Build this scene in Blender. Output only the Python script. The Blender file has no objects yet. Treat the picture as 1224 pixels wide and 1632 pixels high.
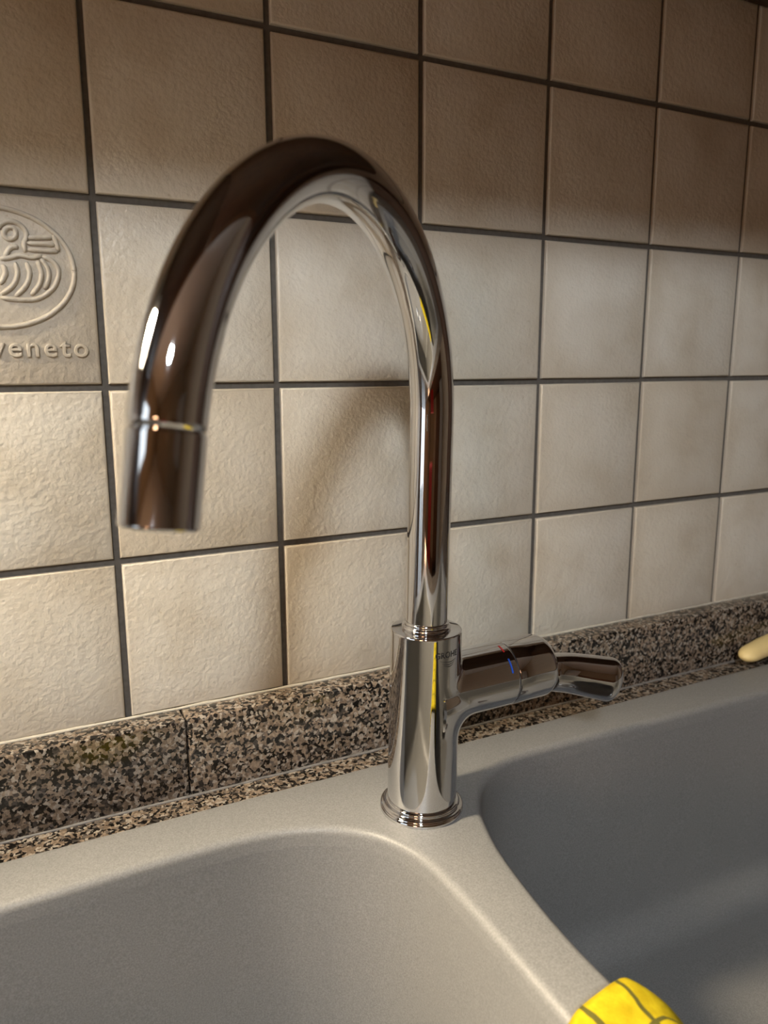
import bpy, bmesh, math, random
from mathutils import Vector, Matrix
random.seed(7)
PI = math.pi
scene = bpy.context.scene
COL = scene.collection

# ------------------------------------------------------------------ camera, world, exposure
# world: X along the tiled wall, Y into the wall (tile fronts at Y=0), Z up; metres.
FPX = 1233.6
CAM = Vector((-0.05881, -0.45752, -0.18758))
RX = Vector((0.892016, -0.451999, -0.002306))     # image right
RY = Vector((-0.086813, -0.166313, -0.982244))    # image down
RZ = Vector((0.443590, 0.876377, -0.187593))      # view direction
cd = bpy.data.cameras.new('camera')
cam = bpy.data.objects.new('camera', cd)
COL.objects.link(cam)
m = Matrix((RX, -RY, -RZ)).transposed().to_4x4()
m.translation = CAM
cam.matrix_world = m
cd.sensor_fit = 'VERTICAL'
cd.sensor_height = 36.0
cd.lens = FPX / 1632 * 36.0
cd.clip_start = 0.01
cd.dof.use_dof = True
cd.dof.focus_distance = 0.455
cd.dof.aperture_fstop = 9.5
scene.camera = cam

world = bpy.data.worlds.new('world')
scene.world = world
world.use_nodes = True
world.node_tree.nodes['Background'].inputs[0].default_value = (0.86, 0.94, 1.0, 1)
world.node_tree.nodes['Background'].inputs[1].default_value = 2.1     # pale daylight sky outside the side window
vs = scene.view_settings
vs.view_transform = 'Standard'
vs.look = 'None'
vs.gamma = 1.0
vs.exposure = 0.0
vs.use_curve_mapping = False

STRIP_POWER = 600.0          # radiance of the warm under-cabinet lamp
STRIP_COLOR = (1.0, 0.84, 0.60)
FILL_POWER = 14.0           # radiance of the added fill lamp's shade
FILL_COLOR = (1.0, 0.54, 0.28)
LAMP_DIST, LAMP_RADIUS = 1.7, .075
CEIL_POWER = 330.0           # radiance of the cool spot lamp
CEIL_COLOR = (0.81, 0.87, 0.92)

# ------------------------------------------------------------------ helpers
def at_plane(px, py, axis, val):
    d = RX * ((px - 612) / FPX) + RY * ((py - 816) / FPX) + RZ
    return CAM + d * ((val - CAM[axis]) / d[axis])

def mesh(name, verts, faces, smooth=True):
    me = bpy.data.meshes.new(name)
    me.from_pydata([tuple(v) for v in verts], [], faces)
    me.update()
    if smooth:
        me.polygons.foreach_set('use_smooth', [True] * len(me.polygons))
    return me

def obj(name, me, mat=None, parent=None, loc=(0, 0, 0)):
    o = bpy.data.objects.new(name, me)
    COL.objects.link(o)
    o.location = loc
    if parent:
        o.parent = parent
    if mat and me and not me.materials:
        me.materials.append(mat)
    return o

def tag(o, label, cat=None, group=None, kind=None):
    o['label'] = label
    if cat: o['category'] = cat
    if group: o['group'] = group
    if kind: o['kind'] = kind
    return o

def empty(name, loc=(0, 0, 0)):
    return obj(name, None, None, None, loc)

def bm_mesh(name, bm, smooth=False, angle=None):
    bmesh.ops.recalc_face_normals(bm, faces=bm.faces)
    me = bpy.data.meshes.new(name)
    bm.to_mesh(me)
    bm.free()
    if smooth:
        me.polygons.foreach_set('use_smooth', [True] * len(me.polygons))
        if angle is not None:
            me.set_sharp_from_angle(angle=angle)
    return me

def box(name, lo, hi, mat, parent=None, bevel=0.0, seg=2, smooth=True):
    bm = bmesh.new()
    bmesh.ops.create_cube(bm, size=1)
    for v in bm.verts:
        v.co = Vector([lo[i] + (v.co[i] + .5) * (hi[i] - lo[i]) for i in range(3)])
    if bevel:
        bmesh.ops.bevel(bm, geom=bm.edges[:], offset=bevel, segments=seg, profile=.5, affect='EDGES')
    me = bm_mesh(name, bm, smooth and bevel > 0)
    return obj(name, me, mat, parent)

def lathe(name, prof, n=96, close_top=True, close_bot=True, M=None):
    """prof: list of (r, z)"""
    vs_, fs = [], []
    for r, z in prof:
        for k in range(n):
            a = 2 * PI * k / n
            vs_.append(Vector((r * math.cos(a), r * math.sin(a), z)))
    for i in range(len(prof) - 1):
        for k in range(n):
            k2 = (k + 1) % n
            fs.append((i * n + k, i * n + k2, (i + 1) * n + k2, (i + 1) * n + k))
    if close_bot: fs.append(tuple(reversed(range(n))))
    if close_top: fs.append(tuple(range((len(prof) - 1) * n, len(prof) * n)))
    if M is not None:
        vs_ = [M @ v for v in vs_]
    return mesh(name, vs_, fs)

def arc(cx, cz, r, a0, a1, n=6):
    return [(cx + r * math.cos(math.radians(a0 + (a1 - a0) * i / n)),
             cz + r * math.sin(math.radians(a0 + (a1 - a0) * i / n))) for i in range(n + 1)]

def tube(name, pts, radii, n=48, caps=True, ry=None):
    """sweep along pts, radii float or list; parallel-transport frames"""
    N = len(pts)
    if not isinstance(radii, (list, tuple)): radii = [radii] * N
    T = []
    for i in range(N):
        a = pts[max(i - 1, 0)]; b = pts[min(i + 1, N - 1)]
        T.append((b - a).normalized())
    ref = Vector((0, 0, 1)) if abs(T[0].z) < .9 else Vector((1, 0, 0))
    u = T[0].cross(ref).normalized()
    vs_, fs = [], []
    for i in range(N):
        u = (u - T[i] * u.dot(T[i])).normalized()
        w = T[i].cross(u)
        r1 = radii[i]; r2 = ry[i] if ry else r1
        for k in range(n):
            a = 2 * PI * k / n
            vs_.append(pts[i] + u * (math.cos(a) * r1) + w * (math.sin(a) * r2))
    for i in range(N - 1):
        for k in range(n):
            k2 = (k + 1) % n
            fs.append((i * n + k, i * n + k2, (i + 1) * n + k2, (i + 1) * n + k))
    if caps:
        fs.append(tuple(reversed(range(n))))
        fs.append(tuple(range((N - 1) * n, N * n)))
    return mesh(name, vs_, fs)

def catmull(P, per=8, closed=False):
    out = []
    n = len(P)
    rng = range(n) if closed else range(n - 1)
    for i in rng:
        g = (lambda k: P[k % n]) if closed else (lambda k: P[min(max(k, 0), n - 1)])
        p0, p1, p2, p3 = g(i - 1), g(i), g(i + 1), g(i + 2)
        for s in range(per):
            t = s / per
            out.append(tuple(0.5 * ((2 * p1[d]) + (-p0[d] + p2[d]) * t + (2 * p0[d] - 5 * p1[d] + 4 * p2[d] - p3[d]) * t * t
                                    + (-p0[d] + 3 * p1[d] - 3 * p2[d] + p3[d]) * t ** 3) for d in range(len(p1))))
    if not closed: out.append(tuple(P[-1]))
    return out

def text_mesh(name, body, size, extrude, bevel=0.0, space=1.0, bold=0.0):
    cu = bpy.data.curves.new(name + '_curve', 'FONT')
    cu.body = body; cu.size = size; cu.extrude = extrude; cu.bevel_depth = bevel
    cu.align_x = 'LEFT'; cu.resolution_u = 4; cu.space_character = space; cu.offset = bold
    o = bpy.data.objects.new(name + '_tmp', cu)
    COL.objects.link(o)
    dg = bpy.context.evaluated_depsgraph_get()
    me = bpy.data.meshes.new_from_object(o.evaluated_get(dg))
    bpy.data.objects.remove(o); bpy.data.curves.remove(cu)
    me.name = name
    me.materials.clear()
    return me

# ------------------------------------------------------------------ materials
class NT:
    def __init__(s, name):
        s.m = bpy.data.materials.new(name); s.m.use_nodes = True
        s.t = s.m.node_tree; s.b = s.t.nodes['Principled BSDF']
    def n(s, typ, **kw):
        nd = s.t.nodes.new(typ)
        for k, v in kw.items():
            if k.startswith('i_'):
                nd.inputs[k[2:].replace('_', ' ')].default_value = v
            else: setattr(nd, k, v)
        return nd
    def l(s, a, b): s.t.links.new(a, b)
    def ramp(s, fac, stops, interp='LINEAR'):
        r = s.n('ShaderNodeValToRGB'); r.color_ramp.interpolation = interp
        e = r.color_ramp.elements
        while len(e) < len(stops): e.new(.5)
        for el, (p, c) in zip(e, stops):
            el.position = p; el.color = (*c, 1)
        s.l(fac, r.inputs[0]); return r.outputs[0]
    def mix(s, fac, a, b, mode='MIX'):
        x = s.n('ShaderNodeMix', data_type='RGBA', blend_type=mode)
        for sock, v in ((x.inputs[0], fac), (x.inputs[6], a), (x.inputs[7], b)):
            if hasattr(v, 'links'): s.l(v, sock)
            else: sock.default_value = v if not isinstance(v, tuple) else (*v, 1)
        return x.outputs[2]
    def noise(s, vec, scale, detail=2, rough=.5):
        x = s.n('ShaderNodeTexNoise', i_Scale=scale, i_Detail=detail, i_Roughness=rough)
        s.l(vec, x.inputs['Vector']); return x.outputs[0]
    def bump(s, h, strength, dist):
        x = s.n('ShaderNodeBump', i_Strength=strength, i_Distance=dist)
        s.l(h, x.inputs['Height']); s.l(x.outputs[0], s.b.inputs['Normal']); return x
    def coord(s, which='Object'): return s.n('ShaderNodeTexCoord').outputs[which]
    def math(s, op, a, b=0.0):
        x = s.n('ShaderNodeMath', operation=op)
        for sock, v in zip(x.inputs, (a, b)):
            if hasattr(v, 'links'): s.l(v, sock)
            else: sock.default_value = v
        return x.outputs[0]

def simple(name, col, rough=.5, metal=0.0, spec=.5, var=0.0, scale=20):
    k = NT(name)
    k.b.inputs['Roughness'].default_value = rough
    k.b.inputs['Metallic'].default_value = metal
    k.b.inputs['Specular IOR Level'].default_value = spec
    if var:
        f = k.noise(k.coord(), scale, 4)
        c = k.ramp(f, [(.3, tuple(x * (1 - var) for x in col)), (.7, tuple(min(1, x * (1 + var)) for x in col))])
        k.l(c, k.b.inputs['Base Color'])
    else:
        k.b.inputs['Base Color'].default_value = (*col, 1)
    return k.m

def emit(name, col, power):
    k = NT(name)
    k.b.inputs['Base Color'].default_value = (.8, .8, .8, 1)
    k.b.inputs['Emission Color'].default_value = (*col, 1)
    k.b.inputs['Emission Strength'].default_value = power
    return k.m

def mat_tile(name, dark=0.0):
    k = NT(name)
    oi = k.n('ShaderNodeObjectInfo')
    co = k.coord()
    off = k.n('ShaderNodeVectorMath', operation='ADD')
    sc = k.n('ShaderNodeVectorMath', operation='SCALE'); sc.inputs[3].default_value = 3.7
    k.l(oi.outputs['Location'], sc.inputs[0]); k.l(co, off.inputs[0]); k.l(sc.outputs[0], off.inputs[1])
    v = off.outputs[0]
    big = k.noise(v, 16, 3, .55)
    fine = k.noise(v, 420, 2, .6)
    base = k.ramp(big, [(.28, (.53, .465, .365)), (.48, (.63, .58, .49)), (.70, (.69, .65, .57))])
    # glaze pooling a little browner along the edges of each tile
    sx = k.n('ShaderNodeSeparateXYZ'); k.l(co, sx.inputs[0])
    ax = k.math('ABSOLUTE', sx.outputs[0]); az = k.math('ABSOLUTE', sx.outputs[2])
    mx = k.math('MAXIMUM', ax, az)
    mr = k.n('ShaderNodeMapRange', interpolation_type='SMOOTHSTEP'); mr.inputs[1].default_value = .030; mr.inputs[2].default_value = .050
    mr.inputs[3].default_value = 0; mr.inputs[4].default_value = .45
    k.l(mx, mr.inputs[0])
    edgef = k.math('MULTIPLY', mr.outputs[0], big)
    base = k.mix(edgef, base, (.42, .33, .22))
    tint = k.ramp(oi.outputs['Random'], [(0, (.90, .86, .80)), (.5, (1, 1, 1)), (1, (.96, .95, .93))])
    base = k.mix(1.0, base, tint, 'MULTIPLY')
    speck = k.ramp(fine, [(.24, (.86, .82, .76)), (.34, (1, 1, 1))])
    base = k.mix(1.0, base, speck, 'MULTIPLY')
    if dark: base = k.mix(1.0, base, (1 - dark, 1 - dark * 1.12, 1 - dark * 1.25), 'MULTIPLY')
    k.l(base, k.b.inputs['Base Color'])
    k.b.inputs['Roughness'].default_value = .42
    # orange-peel glaze
    h1 = k.noise(v, 430, 2, .5)
    h2 = k.noise(v, 210, 2, .5)
    hh = k.math('ADD', k.math('MULTIPLY', h1, .6), k.math('MULTIPLY', h2, .8))
    k.bump(hh, .60, .0011)
    return k.m

def mat_granite():
    k = NT('speckled_granite')
    co = k.coord()
    dis = k.n('ShaderNodeTexNoise', i_Scale=330.0, i_Detail=2.0)
    k.l(co, dis.inputs['Vector'])
    sc = k.n('ShaderNodeVectorMath', operation='SCALE'); sc.inputs[3].default_value = .0045
    k.l(dis.outputs['Color'], sc.inputs[0])
    ad = k.n('ShaderNodeVectorMath', operation='ADD'); k.l(co, ad.inputs[0]); k.l(sc.outputs[0], ad.inputs[1])
    vo = k.n('ShaderNodeTexVoronoi', i_Scale=520.0); k.l(ad.outputs[0], vo.inputs['Vector'])
    sep = k.n('ShaderNodeSeparateColor'); k.l(vo.outputs['Color'], sep.inputs[0])
    c = k.ramp(sep.outputs[0], [(0, (.008, .007, .006)), (.28, (.025, .021, .018)), (.34, (.155, .115, .083)), (.54, (.235, .18, .133)),
                                (.72, (.115, .095, .08)), (.78, (.31, .27, .225)), (.92, (.05, .042, .036))], 'CONSTANT')
    f = k.noise(co, 700, 2)
    c = k.mix(1.0, c, k.ramp(f, [(.3, (.7, .7, .7)), (.7, (1.15, 1.15, 1.15))]), 'MULTIPLY')
    k.l(c, k.b.inputs['Base Color'])
    k.b.inputs['Roughness'].default_value = .16
    k.bump(f, .10, .0003)
    return k.m

def mat_sink():
    k = NT('grey_composite')
    co = k.coord()
    f = k.noise(co, 1100, 2, .7)
    g = k.noise(co, 9, 3)
    c = k.ramp(f, [(.30, (.165, .163, .160)), (.5, (.207, .205, .201)), (.70, (.253, .25, .246))])
    c = k.mix(1.0, c, k.ramp(g, [(.3, (.94, .94, .94)), (.7, (1.04, 1.03, 1.02))]), 'MULTIPLY')
    k.l(c, k.b.inputs['Base Color'])
    k.b.inputs['Roughness'].default_value = .46
    k.bump(f, .25, .0003)
    return k.m

def mat_wood(name, a, b, rough=.45):
    k = NT(name)
    co = k.coord()
    mp = k.n('ShaderNodeMapping'); mp.inputs['Scale'].default_value = (14, 14, 1.6)
    k.l(co, mp.inputs[0])
    f = k.noise(mp.outputs[0], 3.5, 6, .6)
    k.l(k.ramp(f, [(.3, a), (.7, b)]), k.b.inputs['Base Color'])
    k.b.inputs['Roughness'].default_value = rough
    k.bump(f, .1, .001)
    return k.m

def mat_cloth():
    k = NT('yellow_printed_cloth')
    uv = k.coord('UV')
    co = k.coord()
    br = k.n('ShaderNodeTexBrick', offset=0.0, squash=1.0)
    br.inputs['Scale'].default_value = 1.0
    br.inputs['Mortar Size'].default_value = .0011
    br.inputs['Mortar Smooth'].default_value = .3
    br.inputs['Brick Width'].default_value = .019
    br.inputs['Row Height'].default_value = .024
    wob = k.n('ShaderNodeTexNoise', i_Scale=60.0)
    k.l(uv, wob.inputs['Vector'])
    sc = k.n('ShaderNodeVectorMath', operation='SCALE'); sc.inputs[3].default_value = .004
    k.l(wob.outputs['Color'], sc.inputs[0])
    ad = k.n('ShaderNodeVectorMath', operation='ADD'); k.l(uv, ad.inputs[0]); k.l(sc.outputs[0], ad.inputs[1])
    k.l(ad.outputs[0], br.inputs['Vector'])
    f = k.noise(co, 140, 4)
    yel = k.ramp(f, [(.3, (.38, .275, .006)), (.7, (.54, .42, .014))])
    c = k.mix(br.outputs['Fac'], yel, (.10, .09, .02))
    k.l(c, k.b.inputs['Base Color'])
    k.b.inputs['Roughness'].default_value = .9
    k.b.inputs['Specular IOR Level'].default_value = .1
    k.bump(k.noise(co, 900, 2), .5, .0006)
    return k.m

M_TILE = mat_tile('beige_glazed_tile')
M_TILE_DECO = mat_tile('beige_relief_tile', .24)
M_GROUT = simple('grey_grout', (.105, .095, .083), .9, var=.15, scale=300)
M_GRANITE = mat_granite()
M_SINK = mat_sink()
M_CHROME = simple('polished_chrome', (.66, .66, .67), .035, 1.0)
M_RUBBER = simple('black_rubber', (.02, .02, .02), .6)
M_ETCH = simple('etched_dark_lettering', (.03, .03, .03), .5)
M_RED = simple('red_enamel', (.5, .02, .02), .4)
M_BLUE = simple('blue_enamel', (.02, .10, .6), .4)
M_SEAL = simple('off_white_sealant', (.50, .46, .38), .6, var=.12, scale=200)
M_SEALG = simple('grey_sealant', (.17, .16, .15), .5, var=.25, scale=200)
M_WOOD = mat_wood('brown_wood', (.10, .045, .02), (.19, .09, .04))
M_WOOD_D = mat_wood('dark_wood', (.05, .024, .012), (.10, .05, .026))
M_WALL = simple('warm_plaster', (.38, .31, .22), .85, var=.04, scale=6)
M_CEIL = simple('ceiling_paint', (.72, .70, .64), .9, var=.02, scale=4)
M_FLOOR = simple('terracotta_floor', (.12, .06, .035), .5, var=.2, scale=5)
M_METAL = simple('brushed_steel', (.55, .55, .55), .3, 1.0)
M_WHITEP = simple('white_lamp_housing', (.7, .7, .68), .4)
M_HANDLE = simple('pale_yellow_handle', (.72, .56, .26), .45, var=.08, scale=40)
M_BRISTLE = simple('pale_bristles', (.6, .55, .42), .9, var=.2, scale=300)
M_CLOTH = mat_cloth()

# ------------------------------------------------------------------ room shell
FLOOR_Z, CEIL_Z = -1.35, 1.35
XL, XR, YF = -2.8, 1.9, -4.2
box('floor', (XL, YF, FLOOR_Z - .1), (XR, .1, FLOOR_Z), M_FLOOR)
box('ceiling', (XL, YF, CEIL_Z), (XR, .1, CEIL_Z + .1), M_CEIL)
wb = box('wall_back', (XL, .0028, FLOOR_Z), (XR, .1028, CEIL_Z), M_GROUT)
WY0, WY1, WZ0, WZ1 = -1.50, -.40, -1.28, .85        # window opening in the left wall
def multi_box(name, boxes, mat):
    bm = bmesh.new()
    for lo, hi in boxes:
        r = bmesh.ops.create_cube(bm, size=1)
        for v in r['verts']:
            v.co = Vector([lo[i] + (v.co[i] + .5) * (hi[i] - lo[i]) for i in range(3)])
    return obj(name, bm_mesh(name, bm), mat)
multi_box('wall_left', [((XL - .1, YF - .1, FLOOR_Z - .1), (XL, WY0, CEIL_Z + .1)), ((XL - .1, WY1, FLOOR_Z - .1), (XL, .11, CEIL_Z + .1)),
                        ((XL - .1, WY0, FLOOR_Z - .1), (XL, WY1, WZ0)), ((XL - .1, WY0, WZ1), (XL, WY1, CEIL_Z + .1))], M_WALL)
box('wall_right', (XR, YF - .1, FLOOR_Z - .1), (XR + .1, .11, CEIL_Z + .1), M_WALL)
box('wall_front', (XL, YF - .1, FLOOR_Z - .1), (XR, YF, CEIL_Z + .1), M_WALL)
for n_, lab in (('floor', 'terracotta coloured kitchen floor'), ('ceiling', 'painted kitchen ceiling'),
                ('wall_back', 'back wall covered in beige square tiles with grey joints'),
                ('wall_left', 'plastered side wall left of the worktop'), ('wall_right', 'plastered side wall right of the worktop'),
                ('wall_front', 'plastered wall facing the sink')):
    tag(bpy.data.objects[n_], lab, kind='structure')

# wall tiles: one object each, on a 100 mm grid with recessed joints
def tile_mesh(name, w, h):
    bm = bmesh.new()
    bmesh.ops.create_cube(bm, size=1)
    for v in bm.verts:
        v.co = Vector((v.co.x * w, v.co.y * .007 + .0035, v.co.z * h))
    ed = [e for e in bm.edges if all(v.co.y < .001 for v in e.verts)]
    bmesh.ops.bevel(bm, geom=ed, offset=.0016, segments=3, profile=.5, affect='EDGES')
    return bm_mesh(name, bm, True, math.radians(50))
TM = tile_mesh('tile', .0962, .0962)
TM.materials.append(M_TILE)
TMD = tile_mesh('tile', .0962, .0962)
TMD.materials.append(M_TILE_DECO)
TMB = tile_mesh('tile', .0962, .0944)
TMB.materials.append(M_TILE)
deco = None
for j in range(5):
    for i in range(-12, 12):
        isdeco = (i == -1 and j == 2)
        bottom = j == 4
        zc = .05 - .1 * j + (.0009 if bottom else 0)
        t = obj('tile', TMD if isdeco else (TMB if bottom else TM), None, wb, (i * .1 + .05 + random.uniform(-.0003, .0003), random.uniform(-.0003, .0003), zc + random.uniform(-.0003, .0003)))
        t.rotation_euler = (random.uniform(-.003, .003), random.uniform(-.003, .003), random.uniform(-.003, .003))
        if isdeco:
            deco = t; t.rotation_euler = (0, 0, 0); t.location = (-.05, 0, -.15)

# raised emblem and lettering on the decorated tile (tile-local coordinates)
def relief(strokes, w, h):
    V, F = [], []
    for st in strokes:
        pts = catmull(st, 5)
        n = len(pts); base = len(V)
        prof = [(-1, .1), (-.75, -.62), (-.3, -.95), (.3, -.95), (.75, -.62), (1, .1)]
        for i in range(n):
            a = Vector(pts[max(i - 1, 0)]); b = Vector(pts[min(i + 1, n - 1)])
            d = (b - a).normalized(); nr = Vector((-d.y, d.x))
            tp = 1 if (Vector(st[0]) - Vector(st[-1])).length < 1e-5 else min(1, .55 + min(i, n - 1 - i) * .25)
            for (s, k) in prof:
                q = Vector(pts[i]) + nr * (s * w * .5 * tp)
                V.append((q.x, k * h * tp, q.y))
        m_ = len(prof)
        for i in range(n - 1):
            for k in range(m_ - 1):
                F.append((base + i * m_ + k, base + (i + 1) * m_ + k, base + (i + 1) * m_ + k + 1, base + i * m_ + k + 1))
        F.append(tuple(base + k for k in range(m_)))
        F.append(tuple(base + (n - 1) * m_ + k for k in reversed(range(m_))))
    me = mesh('relief', V, F)
    return me
def cp(x, y):           # pixel of an enlarged crop of the emblem -> tile-local X, Z
    p = at_plane(x / 5.1, 300 + y / 5.1, 1, 0.0)
    return (p.x + .05, p.z + .15)
ring = [(.038 * math.cos(a), .0115 + .0297 * math.sin(a)) for a in [2 * PI * k / 40 for k in range(41)]]
o_ = obj('oval_border', relief([ring], .0028, .0018), M_TILE_DECO, deco)
S = []
S.append([cp(80 + 50 * math.cos(a), 365 + 48 * math.sin(a)) for a in [2 * PI * k / 14 for k in range(15)]])
S.append([cp(*q) for q in [(-25, 330), (20, 285), (80, 268), (150, 290), (205, 345), (212, 400), (195, 450), (205, 520)]])
S.append([cp(*q) for q in [(215, 402), (330, 400), (428, 402)]])
S.append([cp(*q) for q in [(215, 447), (340, 452), (445, 460)]])
S.append([cp(*q) for q in [(215, 498), (340, 506), (468, 516)]])
S.append([cp(*q) for q in [(425, 378), (455, 440), (476, 512)]])
S.append([cp(*q) for q in [(45, 560), (62, 510), (95, 478), (150, 476)]])
S.append([cp(*q) for q in [(0, 575), (90, 560), (160, 545), (250, 562), (340, 548)]])
S.append([cp(*q) for q in [(340, 552), (420, 590), (474, 665), (455, 770), (390, 850), (290, 900), (150, 905), (0, 888)]])
for q in [[(330, 570), (385, 650), (395, 730), (360, 820)], [(300, 585), (335, 680), (320, 780), (250, 870)],
          [(215, 600), (240, 690), (210, 790), (120, 880)], [(120, 600), (142, 690), (105, 790), (10, 860)], [(20, 620), (45, 690), (0, 780)]]:
    S.append([cp(*z) for z in q])
S2 = [[(-x - .0, z) for x, z in st] for st in S[2:6] + S[8:13]]
obj('emblem', relief(S + S2, .0028, .0018), M_TILE_DECO, deco)
tm = text_mesh('lettering', 'veneto', .0140, .0006, .0005, 1.22, -.0002)
w_ = max(v.co.x for v in tm.vertices)
for v in tm.vertices:
    x, y, z = v.co
    y *= 1.02
    v.co = (-.0052 + x * (.0476 / w_), -.0003 - z, -.0332 + y)
tm.flip_normals()
obj('lettering', tm, M_TILE_DECO, deco)

# ------------------------------------------------------------------ granite worktop with upstand
WX0, WX1 = -1.2, 1.2
CT = -.447
SX0, SX1, SY0, SY1 = -.315, .635, -.540, -.0405     # sink outline
gw = tag(empty('granite_worktop', (0, 0, CT)), 'speckled brown and black granite worktop with low upstand along the tiled wall', 'worktop')
def local(o, loc):  # keep world coordinates authored in mesh, parent at loc
    o.location = (-loc[0], -loc[1], -loc[2]); return o
g0 = (0, 0, CT)
bm = bmesh.new()
cutx0, cutx1, cuty0, cuty1 = SX0 + .006, SX1 - .006, SY0 + .006, SY1 - .006
xs = [WX0, cutx0, cutx1, WX1]; ys = [-.62, cuty0, cuty1, .0]
gv = {}
for z in (CT, CT - .03):
    for a in range(4):
        for b in range(4):
            gv[a, b, z] = bm.verts.new((xs[a], ys[b], z))
zt, zb = CT, CT - .03
for a in range(3):
    for b in range(3):
        if a == 1 and b == 1: continue
        bm.faces.new([gv[a, b, zt], gv[a + 1, b, zt], gv[a + 1, b + 1, zt], gv[a, b + 1, zt]])
        bm.faces.new([gv[a, b + 1, zb], gv[a + 1, b + 1, zb], gv[a + 1, b, zb], gv[a, b, zb]])
for a in range(3):
    for b in (0, 3):
        bm.faces.new([gv[a, b, zt], gv[a, b, zb], gv[a + 1, b, zb], gv[a + 1, b, zt]])
        bm.faces.new([gv[b, a, zt], gv[b, a, zb], gv[b, a + 1, zb], gv[b, a + 1, zt]])
for (p, q) in (((1, 1), (2, 1)), ((2, 1), (2, 2)), ((2, 2), (1, 2)), ((1, 2), (1, 1))):
    bm.faces.new([gv[(*p, zt)], gv[(*p, zb)], gv[(*q, zb)], gv[(*q, zt)]])
local(obj('slab', bm_mesh('slab', bm), M_GRANITE, gw), g0)
UT = -.397
local(box('upstand', (WX0, -.018, CT + .0003), (.0302, .0, UT), M_GRANITE, gw, .0012, 2), g0)
local(box('upstand', (.0310, -.018, CT + .0003), (WX1, .0, UT), M_GRANITE, gw, .0012, 2), g0)
def bead(name, y, z, r, mat):
    pts = [Vector((WX0 + .01 + i * (WX1 - WX0 - .02) / 160, y + random.uniform(-.0003, .0003), z + random.uniform(-.0002, .0002))) for i in range(161)]
    o = local(obj(name, tube(name, pts, [r * random.uniform(.85, 1.15) for _ in pts], 8), mat, gw), g0)
    return o
tag(bead('sealant_bead', .0002, UT + .0002, .0011, M_SEAL), 'off-white sealant line under the tiles')
tag(bead('sealant_bead', -.0183, CT + .0002, .0010, M_SEALG), 'grey sealant line at the foot of the upstand')

# ------------------------------------------------------------------ double bowl sink
DZ = -.443
SK = (.16, -.29, DZ)
sink = tag(empty('kitchen_sink', SK), 'grey stone-composite double bowl sink set into the granite worktop', 'sink')
left_pts = [(-.19, -.0785), (-.0749, -.0785), (.0162, -.0768), (.0571, -.079), (.0838, -.0868), (.1022, -.098), (.1172, -.1155), (.126, -.1411), (.1279, -.1749),
            (.1276, -.2065), (.1264, -.2581), (.125, -.33), (.124, -.40), (.118, -.447), (.09, -.48), (.04, -.492), (-.06, -.4925), (-.17, -.492), (-.22, -.482), (-.253, -.45), (-.262, -.40),
            (-.264, -.28), (-.262, -.15), (-.252, -.108), (-.228, -.085)]
right_pts = [(.48, -.079), (.388, -.0765), (.33, -.075), (.2758, -.0718), (.2382, -.0723), (.2129, -.0790), (.1919, -.0925), (.1774, -.1125), (.1685, -.1354), (.1625, -.1578),
             (.1572, -.191), (.1543, -.2185), (.1535, -.245), (.1535, -.31), (.155, -.41), (.165, -.457), (.20, -.486), (.26, -.494), (.38, -.495), (.50, -.494), (.555, -.480), (.582, -.44), (.588, -.38),
             (.588, -.18), (.578, -.12), (.545, -.087)]
def normals2(P):
    n = len(P); out = []
    area = sum(P[i][0] * P[(i + 1) % n][1] - P[(i + 1) % n][0] * P[i][1] for i in range(n))
    s = 1 if area > 0 else -1
    for i in range(n):
        a = Vector(P[i - 2]); b = Vector(P[(i + 2) % n]); d = (b - a).normalized()
        out.append(Vector((-d.y, d.x)) * s)        # inward
    return out
LP, RP = catmull(left_pts, 6, True), catmull(right_pts, 6, True)
LIP = .0048
def bowl_rings(P):
    Nn = normals2(P)
    def ringat(off, z): return [Vector((P[i][0] + Nn[i].x * off, P[i][1] + Nn[i].y * off, z)) for i in range(len(P))]
    lip, wall = [], []
    for k in range(7):
        a = k / 6 * PI / 2
        lip.append(ringat(-LIP * .55 + LIP * math.sin(a), DZ - LIP * (1 - math.cos(a))))
    o0 = LIP * .45
    lip.append(ringat(o0 + .0004, DZ - LIP - .006))
    D = .175; fr = .030
    for k in range(6):
        t = k / 5
        wall.append(ringat(o0 + .0004 + .001 * t, DZ - LIP - .006 - (D - fr - LIP - .006) * t))
    for k in range(1, 9):
        a = k / 8 * PI / 2
        wall.append(ringat(o0 + .0014 + fr * .85 * (1 - math.cos(a)), DZ - (D - fr) - fr * math.sin(a)))
    return lip, wall
def strip_faces(F, base, nr, n):
    for i in range(nr - 1):
        for k in range(n):
            k2 = (k + 1) % n
            F.append((base + i * n + k, base + i * n + k2, base + (i + 1) * n + k2, base + (i + 1) * n + k))
# deck with rounded outer rim, holes and rounded lips
bm = bmesh.new()
def rrect(x0, x1, y0, y1, r, n=8):
    out = []
    for cx, cy, a0 in ((x1 - r, y1 - r, 0), (x0 + r, y1 - r, 90), (x0 + r, y0 + r, 180), (x1 - r, y0 + r, 270)):
        for k in range(n + 1):
            a = math.radians(a0 + 90 * k / n)
            out.append((cx + r * math.cos(a), cy + r * math.sin(a)))
    return out
inner_rim = rrect(SX0 + .004, SX1 - .004, SY0 + .004, SY1 - .004, .016)
nr_ = normals2(inner_rim)
ol = [bm.verts.new((x, y, DZ)) for x, y in inner_rim]
prev = ol
for k in range(1, 6):
    a = k / 5 * PI / 2
    cur = [bm.verts.new((x - n.x * .004 * math.sin(a), y - n.y * .004 * math.sin(a), DZ - .004 * (1 - math.cos(a)) * .98)) for (x, y), n in zip(inner_rim, nr_)]
    for i in range(len(cur)):
        j = (i + 1) % len(cur)
        bm.faces.new([prev[i], cur[i], cur[j], prev[j]])
    prev = cur
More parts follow.
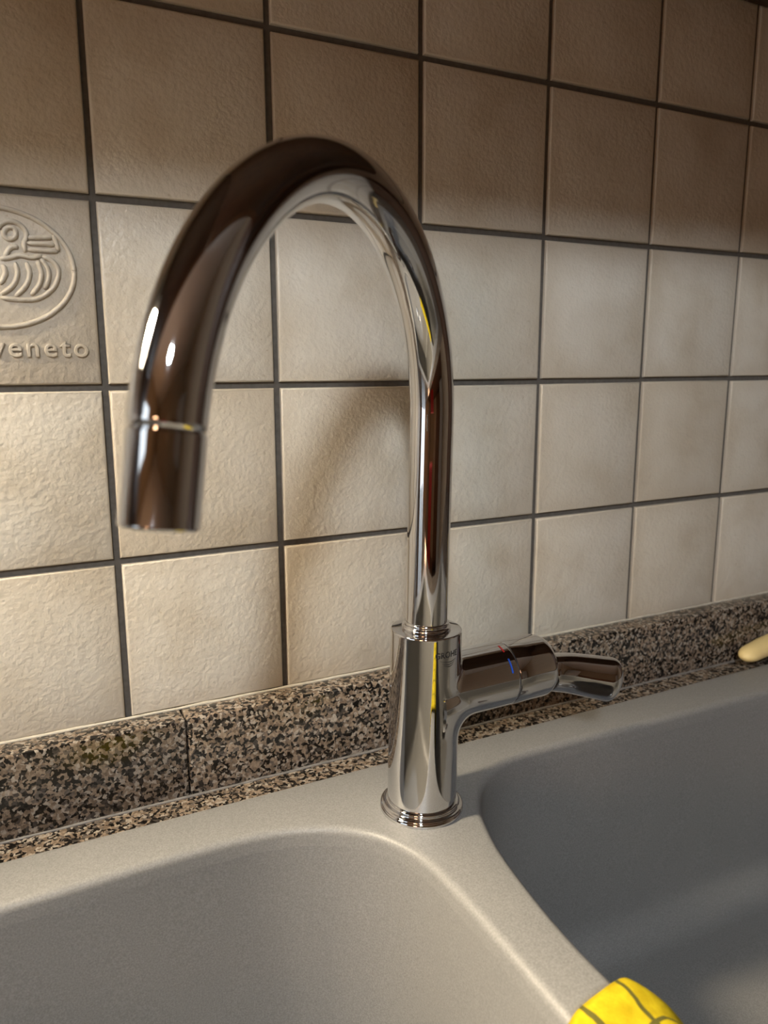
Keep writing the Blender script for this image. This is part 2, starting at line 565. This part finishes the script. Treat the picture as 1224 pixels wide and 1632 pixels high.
def loop_edges(vs_):
    r = []
    for i in range(len(vs_)):
        e = bm.edges.get([vs_[i], vs_[(i + 1) % len(vs_)]]) or bm.edges.new([vs_[i], vs_[(i + 1) % len(vs_)]])
        r.append(e)
    return r
edges = loop_edges(ol)
walls = []
for P in (LP, RP):
    lip, wall = bowl_rings(P)
    walls.append((P, wall))
    rings = [[bm.verts.new(v) for v in rg] for rg in lip]
    for a, b in zip(rings[:-1], rings[1:]):
        for i in range(len(a)):
            j = (i + 1) % len(a)
            bm.faces.new([a[i], a[j], b[j], b[i]])
    edges += loop_edges(rings[0])
res = bmesh.ops.triangle_fill(bm, use_beauty=True, use_dissolve=False, edges=edges)
for f in list(bm.faces):      # drop any fill that landed inside a bowl opening
    pass
me = bpy.data.meshes.new('deck')
bmesh.ops.recalc_face_normals(bm, faces=bm.faces)
bm.to_mesh(me); bm.free()
up = sum(p.normal.z * p.area for p in me.polygons)
if up < 0: me.flip_normals()
me.polygons.foreach_set('use_smooth', [True] * len(me.polygons))
local(obj('deck', me, M_SINK, sink), SK)
for P, wall in walls:
    V, F = [], []
    n = len(P)
    for rg in wall: V += rg
    strip_faces(F, 0, len(wall), n)
    c = sum(wall[-1], Vector()) / n
    V.append(c + Vector((0, 0, -.004)))
    for k in range(n):
        F.append(((len(wall) - 1) * n + k, (len(wall) - 1) * n + (k + 1) % n, len(V) - 1))
    me = mesh('bowl', V, F)
    if me.polygons[0].normal.dot(c - me.polygons[0].center) < 0: me.flip_normals()
    local(obj('bowl', me, M_SINK, sink), SK)
    dm = lathe('drain', [(.044, -.002), (.044, .0005)] + arc(.0425, .0005, .0015, 0, 90, 4) + [(.036, .002), (.033, -.001), (.012, -.001), (.010, .004), (.006, .006)], 48)
    d = obj('drain', dm, M_METAL, sink, (c.x - SK[0], c.y - SK[1], c.z - .0015 - SK[2]))
    d['label'] = 'steel drain strainer'

# ------------------------------------------------------------------ faucet
FB = Vector((.148006, -.096786, DZ))
TILT = .017733
fw = Vector((.451607, .892217, 0))
faucet = tag(empty('kitchen_faucet', FB), 'polished chrome kitchen faucet with high arched spout and side lever', 'faucet')
faucet.rotation_mode = 'QUATERNION'
faucet.rotation_quaternion = Matrix.Rotation(TILT, 3, fw).to_quaternion()
# base ring, levelled on the deck
br_ = lathe('base_ring', [(.0225, -.0008), (.0238, -.0008), (.0242, 0), (.0242, .0030)] + arc(.0230, .0030, .0012, 0, 90, 5) + [(.0222, .0042)] + arc(.0215, .0052, .0010, -90, -180, 4)[:0]
            + [(.0218, .0046), (.0216, .0054)] + arc(.0206, .0058, .0012, 0, 90, 5) + [(.0196, .0070)], 128)
obj('base_ring', br_, M_CHROME, faucet)
# body with the side branch blended in
BR, BH = .0201, .110
LZ, LPHI, LR = .0726, .0471, .01945
ld = Vector((math.cos(LPHI), math.sin(LPHI), 0))
KB = .012
def sd_a(p): return math.hypot(p.x, p.y) - BR
def sd_b(p):
    q = p - Vector((0, 0, LZ)); s = max(0, q.dot(ld)); return (q - ld * s).length - LR
def sd(p):
    a, b = sd_a(p), sd_b(p)
    t = min(1, max(0, (LZ + .004 - p.z) / .012))
    kb = .0022 + (KB - .0022) * t * t * (3 - 2 * t)      # soft fillet below, crisp joint above
    h = max(kb - abs(a - b), 0) / kb
    return min(a, b) - h * h * kb * .25
def project(p):
    for _ in range(10):
        v = sd(p); e = 1e-5
        if abs(v) < 2e-7: break
        g = Vector((sd(p + Vector((e, 0, 0))) - v, sd(p + Vector((0, e, 0))) - v, sd(p + Vector((0, 0, e))) - v)) / e
        p = p - g * (v / max(g.length_squared, 1e-6))
    return p
prof = [(BR - .0008, .0040), (BR, .0048)] + [(BR, .0055 + i * (BH - .0065) / 140) for i in range(141)] + arc(BR - .0008, BH - .0008, .0008, 0, 90, 5)[1:] + [(.0135, BH)]
NB = 160
me = lathe('body', prof, NB)
for v in me.vertices:
    p = v.co.copy()
    if .02 < p.z < BH - .002 and sd_b(p) > -.0025 and abs(sd_a(p)) < 1e-6 and p.dot(ld) > 0:
        v.co = project(p)
me.set_sharp_from_angle(angle=math.radians(40))
body = obj('body', me, M_CHROME, faucet)
# branch grid
frame = Matrix((Vector((0, 0, 1)).cross(ld) * -1, Vector((0, 0, 1)), ld)).transposed()
SEAM = .0545
V, F = [], []
ss = [.006 + i * (SEAM - .0008 - .006) / 90 for i in range(91)]
nb = 128
for s in ss:
    for k in range(nb):
        a = 2 * PI * k / nb
        p = frame @ Vector((LR * math.cos(a), LR * math.sin(a), s)) + Vector((0, 0, LZ))
        if sd_a(p) > -.0025: p = project(p)
        V.append(p)
for (dr, s) in ((.0003, SEAM - .0004), (.0012, SEAM - .0002), (.004, SEAM - .0002)):
    for k in range(nb):
        a = 2 * PI * k / nb
        V.append(frame @ Vector(((LR - dr) * math.cos(a), (LR - dr) * math.sin(a), s)) + Vector((0, 0, LZ)))
strip_faces(F, 0, len(ss) + 3, nb)
me = mesh('valve_housing', V, F)
me.set_sharp_from_angle(angle=math.radians(40))
obj('valve_housing', me, M_CHROME, faucet)
LM = Matrix.Translation((0, 0, LZ)) @ frame.to_4x4()
obj('seam_gasket', lathe('seam_gasket', [(LR - .0009, SEAM - .0015), (LR - .0009, SEAM + .0018)], 96, M=LM), M_RUBBER, faucet)
cap = lathe('lever_cap', [(LR - .003, SEAM + .0003), (LR - .0011, SEAM + .0003), (LR - .0003, SEAM + .0006), (LR, SEAM + .0014), (LR, SEAM + .012), (LR, .0800)]
            + arc(LR - .0075, .0800, .0075, 0, 90, 12)[1:] + [(.009, .0877)], 128, M=LM)
cap.set_sharp_from_angle(angle=math.radians(40))
lever = obj('lever', cap, M_CHROME, faucet)
hp = catmull([(.080, .0040, .0670), (.0895, .0040, .0663), (.097, .0038, .0651), (.1068, .0020, .0636), (.1160, -.0012, .0618), (.1255, -.0055, .0600), (.1330, -.0090, .0585), (.1385, -.0117, .0572)], 8)
hpts = [Vector(q) for q in hp]
L_ = [0]
for a, b in zip(hpts[:-1], hpts[1:]): L_.append(L_[-1] + (b - a).length)
tot = L_[-1]
def along(d):
    for i in range(len(L_) - 1):
        if L_[i + 1] >= d: return hpts[i].lerp(hpts[i + 1], (d - L_[i]) / (L_[i + 1] - L_[i]))
    return hpts[-1]
REND = .0095
ds = [tot * .96 * i / 60 for i in range(60)]
ds = [d for d in ds if d < tot - REND] + [tot - REND + REND * math.sin(PI / 2 * i / 16) for i in range(17)]
rz, ry_, hq = [], [], []
for d in ds:
    t = d / tot
    bh = .0121 + .0028 * max(0, (t - .2) / .8)
    bw = .0104 + .0006 * max(0, (t - .2) / .8)
    k = 1 - .16 * math.exp(-((d - .0098) / .0022) ** 2)       # neck where it meets the cap
    x = max(0, d - (tot - REND)) / REND
    e = (max(0, 1 - x ** 2.4)) ** (1 / 2.4)
    rz.append(max(.0004, bh * k * e)); ry_.append(max(.0004, bw * k * e)); hq.append(along(d))
hpts = hq
me = tube('handle', hpts, ry_, 64, True, rz)
obj('handle', me, M_CHROME, lever)
# hot and cold marks
def arc_mark(name, s, a0, a1, mat, w=.0011):
    V, F = [], []
    n = 14
    for i in range(n + 1):
        a = math.radians(a0 + (a1 - a0) * i / n)
        for ds in (-w / 2, w / 2):
            V.append(frame @ Vector(((LR + .00012) * math.cos(a), (LR + .00012) * math.sin(a), s + ds)) + Vector((0, 0, LZ)))
    for i in range(n): F.append((2 * i, 2 * i + 1, 2 * i + 3, 2 * i + 2))
    return obj(name, mesh(name, V, F), mat, faucet)
# angle 0 points to the front of the faucet, 90 up
tag(arc_mark('cold_mark', .0492, 22, 48, M_BLUE), 'blue cold water mark')
tag(arc_mark('hot_mark', .0492, 62, 80, M_RED), 'red hot water mark')
# maker lettering and wave lines wrapped on the body
AZ0 = math.radians(-84)
tm = text_mesh('maker_lettering', 'GROHE', .0048, .00001, 0, 1.05, .00006)
w_ = max(v.co.x for v in tm.vertices)
bm = bmesh.new(); bm.from_mesh(tm)
bmesh.ops.subdivide_edges(bm, edges=[e for e in bm.edges if e.calc_length() > .0008], cuts=3)
bm.to_mesh(tm); bm.free()
ZT = .0988
def wrap(x, z, r=BR + .00008):
    a = AZ0 + x / BR
    return (r * math.cos(a), r * math.sin(a), z)
for v in tm.vertices:
    v.co = wrap((v.co.x / w_ - .5) * .0150, ZT + v.co.y)
lg = obj('maker_lettering', tm, M_ETCH, body)
V, F = [], []
for q in range(3):
    b0 = len(V); n = 24
    for i in range(n + 1):
        t = i / n
        x = (-.0055 + .0110 * t) * (1 - .18 * q) + .001
        z = ZT - .0016 - q * .0013 - .0011 * math.sin(PI * t) + .0002 * math.sin(2 * PI * t)
        hw = .00017 * (math.sin(PI * min(max(t, .03), .97)) + .25)
        V.append(wrap(x, z - hw)); V.append(wrap(x, z + hw))
    for i in range(n): F.append((b0 + 2 * i, b0 + 2 * i + 2, b0 + 2 * i + 3, b0 + 2 * i + 1))
obj('wave_mark', mesh('wave_mark', V, F), M_ETCH, body)
# spout: riser, two blended arcs, short straight outlet
PR = .01179
ZS, R1, SW, AZ, LE, R2, A1 = -.216493 - DZ, .101037, 2.969060, -2.484152, .029372, .112174, 1.904283
hd = Vector((math.cos(AZ), math.sin(AZ), 0)); upv = Vector((0, 0, 1))
pts = [upv * (BH - .004 + i * (ZS - BH + .004) / 24) for i in range(24)]
for i in range(70):
    t = A1 * i / 70
    pts.append(upv * ZS + hd * R1 * (1 - math.cos(t)) + upv * R1 * math.sin(t))
e_ = upv * ZS + hd * R1 * (1 - math.cos(A1)) + upv * R1 * math.sin(A1)
cc = e_ - (hd * -R2 * math.cos(A1) + upv * R2 * math.sin(A1))
for i in range(50):
    t = A1 + (SW - A1) * i / 49
    pts.append(cc + hd * -R2 * math.cos(t) + upv * R2 * math.sin(t))
dirv = (hd * math.sin(SW) + upv * math.cos(SW)).normalized()
end = pts[-1]
sp = obj('spout', tube('spout', pts, PR, 96), M_CHROME, faucet)
# outlet section with the aerator sleeve
zax = dirv; xax = zax.orthogonal().normalized(); yax = zax.cross(xax)
OM = Matrix.Translation(end) @ Matrix((xax, yax, zax)).transposed().to_4x4()
ae = lathe('aerator', [(PR - .0012, -.0010), (PR - .0007, .0002), (PR + .0001, .0010), (PR + .00015, .0020), (PR + .00015, LE - .0012)] + arc(PR - .0009, LE - .0011, .0011, 0, 90, 5)
           + [(PR - .0030, LE), (PR - .0034, LE - .003), (.002, LE - .003)], 96, M=OM)
ae.set_sharp_from_angle(angle=math.radians(40))
obj('aerator', ae, M_CHROME, sp)
col_ = lathe('spout_collar', [(.0120, BH - .001), (.0134, BH - .0005)] + arc(.0127, BH + .0012, .0011, -30, 90, 6) + [(.0126, BH + .0026)] + arc(.0119, BH + .0036, .0009, -10, 100, 6), 96)
obj('spout_collar', col_, M_CHROME, sp)

# ------------------------------------------------------------------ yellow cloth folded over the divider
prof = [(.1150, -.53), (.1180, -.49), (.1205, -.462), (.1232, -.449), (.1275, -.4425), (.134, -.4408), (.142, -.4402), (.150, -.4400), (.1572, -.4418), (.1628, -.4470), (.1668, -.4560), (.1690, -.470), (.1695, -.49), (.1700, -.535)]
prof = catmull(prof, 6)
NV = 46
V, UV = [], []
arcL = [0]
for a, b in zip(prof[:-1], prof[1:]): arcL.append(arcL[-1] + math.dist(a, b))
for i in range(NV):
    for k, (x, z) in enumerate(prof):
        u = k / (len(prof) - 1)
        yb = -.2545 - .004 * abs(x - .153) / .03 - (.012 * max(0, (x - .155)) / .012) - .02 * max(0, (-.450 - z)) / .05
        t = i / (NV - 1)
        y = yb + (-.405 - .01 * math.sin(u * 5) - yb) * t
        puff = .0016 * math.sin(t * 19 + u * 4) * min(1, t * 5) + .0020 * math.exp(-((t - .05) / .05) ** 2)
        nx = (x - .142) * 14
        V.append(Vector((x + puff * max(-1, min(1, nx)) * .6, y, z + max(0, puff) * (1 if z > -.452 else 0))))
        UV.append((arcL[k], t * .16))
n = len(prof)
F = [(i * n + k, i * n + k + 1, (i + 1) * n + k + 1, (i + 1) * n + k) for i in range(NV - 1) for k in range(n - 1)]
me = mesh('dish_cloth', V, F)
uvl = me.uv_layers.new(name='uv')
for lp in me.loops: uvl.data[lp.index].uv = UV[lp.vertex_index]
if me.polygons[len(me.polygons) // 2].normal.z < 0: me.flip_normals()
cl = obj('dish_cloth', me, M_CLOTH)
so = cl.modifiers.new('thickness', 'SOLIDIFY'); so.thickness = .0032; so.offset = 1.0
tag(cl, 'yellow dish cloth with thin dark printed lines draped over the sink divider', 'cloth')

# ------------------------------------------------------------------ brush lying on the granite strip
brush = tag(empty('dish_brush', (.50, -.035, DZ)), 'pale yellow rounded brush handle lying behind the right bowl', 'brush')
hp = catmull([(.0, 0, .0070), (.02, .0025, .0092), (.05, .004, .0120), (.10, .004, .0135), (.16, .003, .014), (.20, .002, .016)], 8)
hpts = [Vector(q) for q in hp]
r1, r2 = [], []
for q in hpts:
    t = q.x
    e = math.sqrt(max(0.004, 1 - max(0, (.012 - t) / .012) ** 2))
    r1.append((.0090 + .03 * min(t, .04)) * e); r2.append((.0062 + .055 * min(t, .04)) * e)
local_h = obj('handle', tube('handle', hpts, r1, 32, True, r2), M_HANDLE, brush)
hb = bmesh.new()
bmesh.ops.create_uvsphere(hb, u_segments=24, v_segments=12, radius=1)
for v in hb.verts: v.co = Vector((.225 + v.co.x * .035, .002 + v.co.y * .019, .021 + v.co.z * .009))
obj('head', bm_mesh('head', hb, True), M_HANDLE, brush)
hb = bmesh.new()
for i in range(9):
    for j in range(5):
        x = .202 + i * .0058; y = -.010 + j * .006
        if ((x - .225) / .03) ** 2 + ((y - .002) / .016) ** 2 > 1: continue
        bmesh.ops.create_cone(hb, segments=6, radius1=.0022, radius2=.0016, depth=.018, cap_ends=True, matrix=Matrix.Translation((x, y, .0055)))
o_ = obj('bristles', bm_mesh('bristles', hb), M_BRISTLE, brush); o_['kind'] = 'stuff'

# ------------------------------------------------------------------ cabinets
def cabinet(name, x0, x1, y0, y1, z0, z1, label, group, ndoor, handle_top):
    c = tag(empty(name, ((x0 + x1) / 2, (y0 + y1) / 2, z0)), label, 'cabinet', group)
    g = c.location
    local(box('carcass', (x0 + .001, y0 + .02, z0), (x1 - .001, y1, z1), M_WOOD_D, c, .001, 1), g)
    w = (x1 - x0) / ndoor
    for k in range(ndoor):
        a, b = x0 + k * w + .002, x0 + (k + 1) * w - .002
        bm = bmesh.new()
        bmesh.ops.create_cube(bm, size=1)
        for v in bm.verts: v.co = Vector((a + (v.co.x + .5) * (b - a), y0 + (v.co.y + .5) * .019, z0 + .002 + (v.co.z + .5) * (z1 - z0 - .004)))
        front = [f for f in bm.faces if f.calc_center_median().y < y0 + .001]
        r = bmesh.ops.inset_region(bm, faces=front, thickness=.055)
        r2_ = bmesh.ops.inset_region(bm, faces=front, thickness=.008, depth=-.006)
        d = local(obj('door', bm_mesh('door', bm), M_WOOD, c), g)
        hx = b - .03 if k % 2 == 0 else a + .03
        hz = (z1 - .12) if handle_top else (z0 + .10)
        hpts = [Vector((hx, y0 + .001, hz - .045)), Vector((hx, y0 - .02, hz - .042)), Vector((hx, y0 - .024, hz)), Vector((hx, y0 - .02, hz + .042)), Vector((hx, y0 + .001, hz + .045))]
        obj('handle', tube('handle', [Vector(q) for q in catmull([tuple(q) for q in hpts], 6)], .0045, 12), M_METAL, d)
    return c
CABZ = .083
WL = ['brown wooden wall cabinet over the left end of the worktop', 'brown wooden wall cabinet above the left sink bowl',
      'brown wooden wall cabinet above the right sink bowl', 'brown wooden wall cabinet over the right end of the worktop']
BL = ['brown wooden base cabinet under the left end of the worktop', 'wide brown wooden base cabinet holding the sink',
      'brown wooden base cabinet under the right end of the worktop']
for k in range(4):
    x0 = -1.2 + k * .6
    cabinet('wall_cabinet', x0, x0 + .6, -.352, -.0005, CABZ, CABZ + .72, WL[k], 'wall cabinets above the worktop', 2, False)
for k, (x0, x1) in enumerate(((-1.2, -.345), (-.345, .665), (.665, 1.2))):
    c = tag(empty('base_cabinet', ((x0 + x1) / 2, -.3, FLOOR_Z)), BL[k], 'cabinet', 'base cabinets under the worktop')
    g = c.location
    z0, z1, y0, y1 = FLOOR_Z + .1, CT - .0305, -.60, -.02
    # open-topped carcass so that the bowls hang inside it
    local(box('side_panel', (x0 + .001, y0 + .02, z0), (x0 + .018, y1, z1), M_WOOD_D, c), g)
    local(box('side_panel', (x1 - .018, y0 + .02, z0), (x1 - .001, y1, z1), M_WOOD_D, c), g)
    local(box('bottom_panel', (x0 + .018, y0 + .02, z0), (x1 - .018, y1, z0 + .018), M_WOOD_D, c), g)
    local(box('plinth', (x0 + .001, y0 + .06, FLOOR_Z), (x1 - .001, y0 + .075, z0), M_WOOD_D, c), g)
    w = (x1 - x0) / 2
    for q in range(2):
        a, b = x0 + q * w + .002, x0 + (q + 1) * w - .002
        d = local(box('door', (a, y0, z0 + .002), (b, y0 + .019, z1 - .004), M_WOOD, c, .002, 1), g)
        hx = b - .03 if q == 0 else a + .03; hz = z1 - .11
        hpts = catmull([(hx, y0 + .001, hz - .045), (hx, y0 - .02, hz - .042), (hx, y0 - .024, hz), (hx, y0 - .02, hz + .042), (hx, y0 + .001, hz + .045)], 6)
        obj('handle', tube('handle', [Vector(q_) for q_ in hpts], .0045, 12), M_METAL, d)

# tall wood unit at the right end and a dresser on the facing wall (seen in the chrome)
cabinet('tall_cabinet', 1.2, 1.8, -.62, -.0005, FLOOR_Z, 1.0, 'tall brown wooden larder cabinet beside the worktop', None, 2, False)

# ------------------------------------------------------------------ the rest of the room (seen in the chrome)
M_REDF = simple('red_upholstery', (.48, .035, .02), .8, var=.12, scale=60)
M_PALE = simple('pale_enamel', (.55, .55, .53), .3, var=.03, scale=3)
M_DOOR = simple('cream_door_paint', (.50, .42, .30), .5, var=.04, scale=5)
k = NT('window_glass')
tr = k.n('ShaderNodeBsdfTransparent'); gl = k.n('ShaderNodeBsdfGlossy', i_Roughness=0.02); fr_ = k.n('ShaderNodeFresnel', i_IOR=1.3); mx_ = k.n('ShaderNodeMixShader')
k.l(fr_.outputs[0], mx_.inputs[0]); k.l(tr.outputs[0], mx_.inputs[1]); k.l(gl.outputs[0], mx_.inputs[2])
k.l(mx_.outputs[0], k.t.nodes['Material Output'].inputs[0])
M_GLASS = k.m
w1 = multi_box('window_1', [((XL - .07, WY0, WZ0), (XL - .02, WY0 + .05, WZ1)), ((XL - .07, WY1 - .05, WZ0), (XL - .02, WY1, WZ1)),
                            ((XL - .07, WY0, WZ0), (XL - .02, WY1, WZ0 + .05)), ((XL - .07, WY0, WZ1 - .05), (XL - .02, WY1, WZ1)),
                            ((XL - .07, (WY0 + WY1) / 2 - .03, WZ0), (XL - .02, (WY0 + WY1) / 2 + .03, WZ1))], M_WHITEP)
tag(w1, 'tall two-pane white framed window in the side wall', kind='structure')
for y0_, y1_ in ((WY0 + .045, (WY0 + WY1) / 2 - .025), ((WY0 + WY1) / 2 + .025, WY1 - .045)):
    box('pane', (XL - .048, y0_, WZ0 + .045), (XL - .044, y1_, WZ1 - .045), M_GLASS, w1)
ch = tag(empty('added_red_chair', (-.50, -1.25, FLOOR_Z)), 'unseen dark wooden chair with red upholstery, added for a red reflection', 'chair')  # stand-in added so the chrome reflects a red stripe
ch.rotation_euler = (0, 0, math.radians(-27))
box('seat', (-.21, -.21, .43), (.21, .21, .49), M_REDF, ch, .015, 3)
box('backrest', (-.20, -.235, .58), (.20, -.195, .92), M_REDF, ch, .014, 3)
for sx in (-1, 1):
    box('leg', (sx * .19 - .018, .165, 0), (sx * .19 + .018, .20, .43), M_WOOD_D, ch, .003, 1)
    box('leg', (sx * .19 - .018, -.225, 0), (sx * .19 + .018, -.19, .60), M_WOOD_D, ch, .003, 1)
fr = tag(empty('refrigerator', (1.2, -3.6, FLOOR_Z)), 'tall pale refrigerator standing against the plastered side wall', 'refrigerator')
box('body', (-.30, -.32, .02), (.60, .30, 1.85), M_PALE, fr, .012, 3)
for z0_, z1_ in ((.06, 1.15), (1.165, 1.84)):
    d = box('door', (-.292, .302, z0_), (.592, .345, z1_), M_PALE, fr, .010, 3)
    box('handle', (-.25, .343, (z0_ + z1_) / 2 - .18), (-.225, .385, (z0_ + z1_) / 2 + .18), M_METAL, d, .006, 2)
d1 = box('door_1', (-1.15, YF, FLOOR_Z), (-.25, YF + .04, .75), M_DOOR, None, .004, 1)
tag(d1, 'cream panelled room door in the wall facing the sink', kind='structure')
for z0_, z1_ in ((FLOOR_Z + .2, -.45), (-.30, .60)):
    box('door_panel', (-1.0, YF + .038, z0_), (-.40, YF + .052, z1_), M_DOOR, d1, .006, 2)
obj('door_handle', tube('door_handle', [Vector((-.32, YF + .03, -.36)), Vector((-.32, YF + .09, -.36)), Vector((-.34, YF + .10, -.36)), Vector((-.45, YF + .10, -.36))], .009, 14), M_METAL, d1)
ds_ = tag(empty('sideboard', (.24, YF + .24, FLOOR_Z)), 'dark wooden sideboard against the wall facing the sink', 'sideboard')
box('body', (-.6, -.23, .06), (.6, .20, .95), M_WOOD_D, ds_, .004, 1)
for k in range(3):
    dd = box('door', (-.59 + k * .397, .20, .09), (-.59 + k * .397 + .39, .222, .93), M_WOOD, ds_, .006, 2)
    obj('knob', lathe('knob', [(.006, 0), (.006, .012), (.014, .018), (.014, .024), (.005, .028)], 24, M=Matrix.Translation((-.59 + k * .397 + .34, .222, .55)) @ Matrix.Rotation(-PI / 2, 4, 'X')), M_METAL, dd)
for sx in (-.55, .55):
    for sy in (-.18, .15):
        box('foot', (sx - .025, sy - .025, 0), (sx + .025, sy + .025, .06), M_WOOD_D, ds_)

# ------------------------------------------------------------------ lamps
# warm swivel spot under the wall cabinet, turned down and out over the sink
ls = tag(empty('under_cabinet_lamp', (-.31, -.059, CABZ)), 'small warm swivel spot lamp fixed under the wall cabinet', 'lamp')
zx = Vector((.57, -.50, -.68)).normalized(); xx = zx.orthogonal().normalized(); yy = zx.cross(xx)
SM = Matrix.Translation((0, .008, -.062)) @ Matrix((xx, yy, zx)).transposed().to_4x4()
obj('head', lathe('head', [(.02, -.020), (.045, -.018), (.054, -.008), (.056, .004), (.056, .078), (.054, .080), (.052, .079)], 64, False, True, M=SM), M_WHITEP, ls)
obj('cutoff_liner', lathe('cutoff_liner', [(.0505, -.001), (.0515, .079)], 64, False, False, M=SM), M_RUBBER, ls)  # black inner wall added to cut the beam off the upper tiles
obj('diffuser', lathe('diffuser', [(.049, -.001), (.049, .0)], 64, M=SM), emit('warm_diffuser', STRIP_COLOR, STRIP_POWER), ls)
obj('bracket', lathe('bracket', [(.010, -.050), (.010, -.006), (.035, -.004), (.035, -.0002)], 32), M_METAL, ls)
# unseen floor lamp added for warm fill on the shaded upper tiles
fl = tag(empty('fill_floor_lamp', (-1.5, -1.75, FLOOR_Z)), 'added floor lamp with a glowing shade, out of view, for warm fill', 'lamp')
obj('base', lathe('base', [(.14, 0), (.14, .012), (.135, .018), (.02, .024)], 48), M_METAL, fl)
obj('pole', lathe('pole', [(.011, .02), (.011, 1.45)], 20), M_METAL, fl)
obj('shade', lathe('shade', [(.20, 1.25), (.15, 1.52)], 48, True, False), emit('warm_fill_shade', FILL_COLOR, FILL_POWER), fl)

# cool spot lamp hanging from the ceiling on a rod, turned towards the sink
aim = Vector((.15, -.05, -.26))
LDIR = Vector((-.547, -1, .678)).normalized()
lpos = aim + LDIR * LAMP_DIST
lc = tag(empty('spot_lamp', lpos), 'cool-white spot lamp on a ceiling rod turned towards the sink', 'lamp')
zx = -LDIR; xx = zx.orthogonal().normalized(); yy = zx.cross(xx)
HM = Matrix((xx, yy, zx)).transposed().to_4x4()
RD = LAMP_RADIUS
hd_ = obj('head', lathe('head', [(.02, -.16), (RD * .7, -.15), (RD + .012, -.06), (RD + .012, .004), (RD + .002, .004), (RD + .002, -.004)], 64, M=HM), M_WHITEP, lc)
obj('lens', lathe('lens', [(RD, -.003), (RD, .0), (.004, .001)], 64, M=HM), emit('cool_lens', CEIL_COLOR, CEIL_POWER), lc)
j0 = HM @ Vector((0, 0, -.12))
obj('rod', tube('rod', [j0, Vector((j0.x, j0.y, CEIL_Z - lpos.z - .005))], .008, 16), M_METAL, lc)
obj('ceiling_plate', lathe('ceiling_plate', [(.05, -.02), (.05, 0)], 48, M=Matrix.Translation((j0.x, j0.y, CEIL_Z - lpos.z))), M_WHITEP, lc)
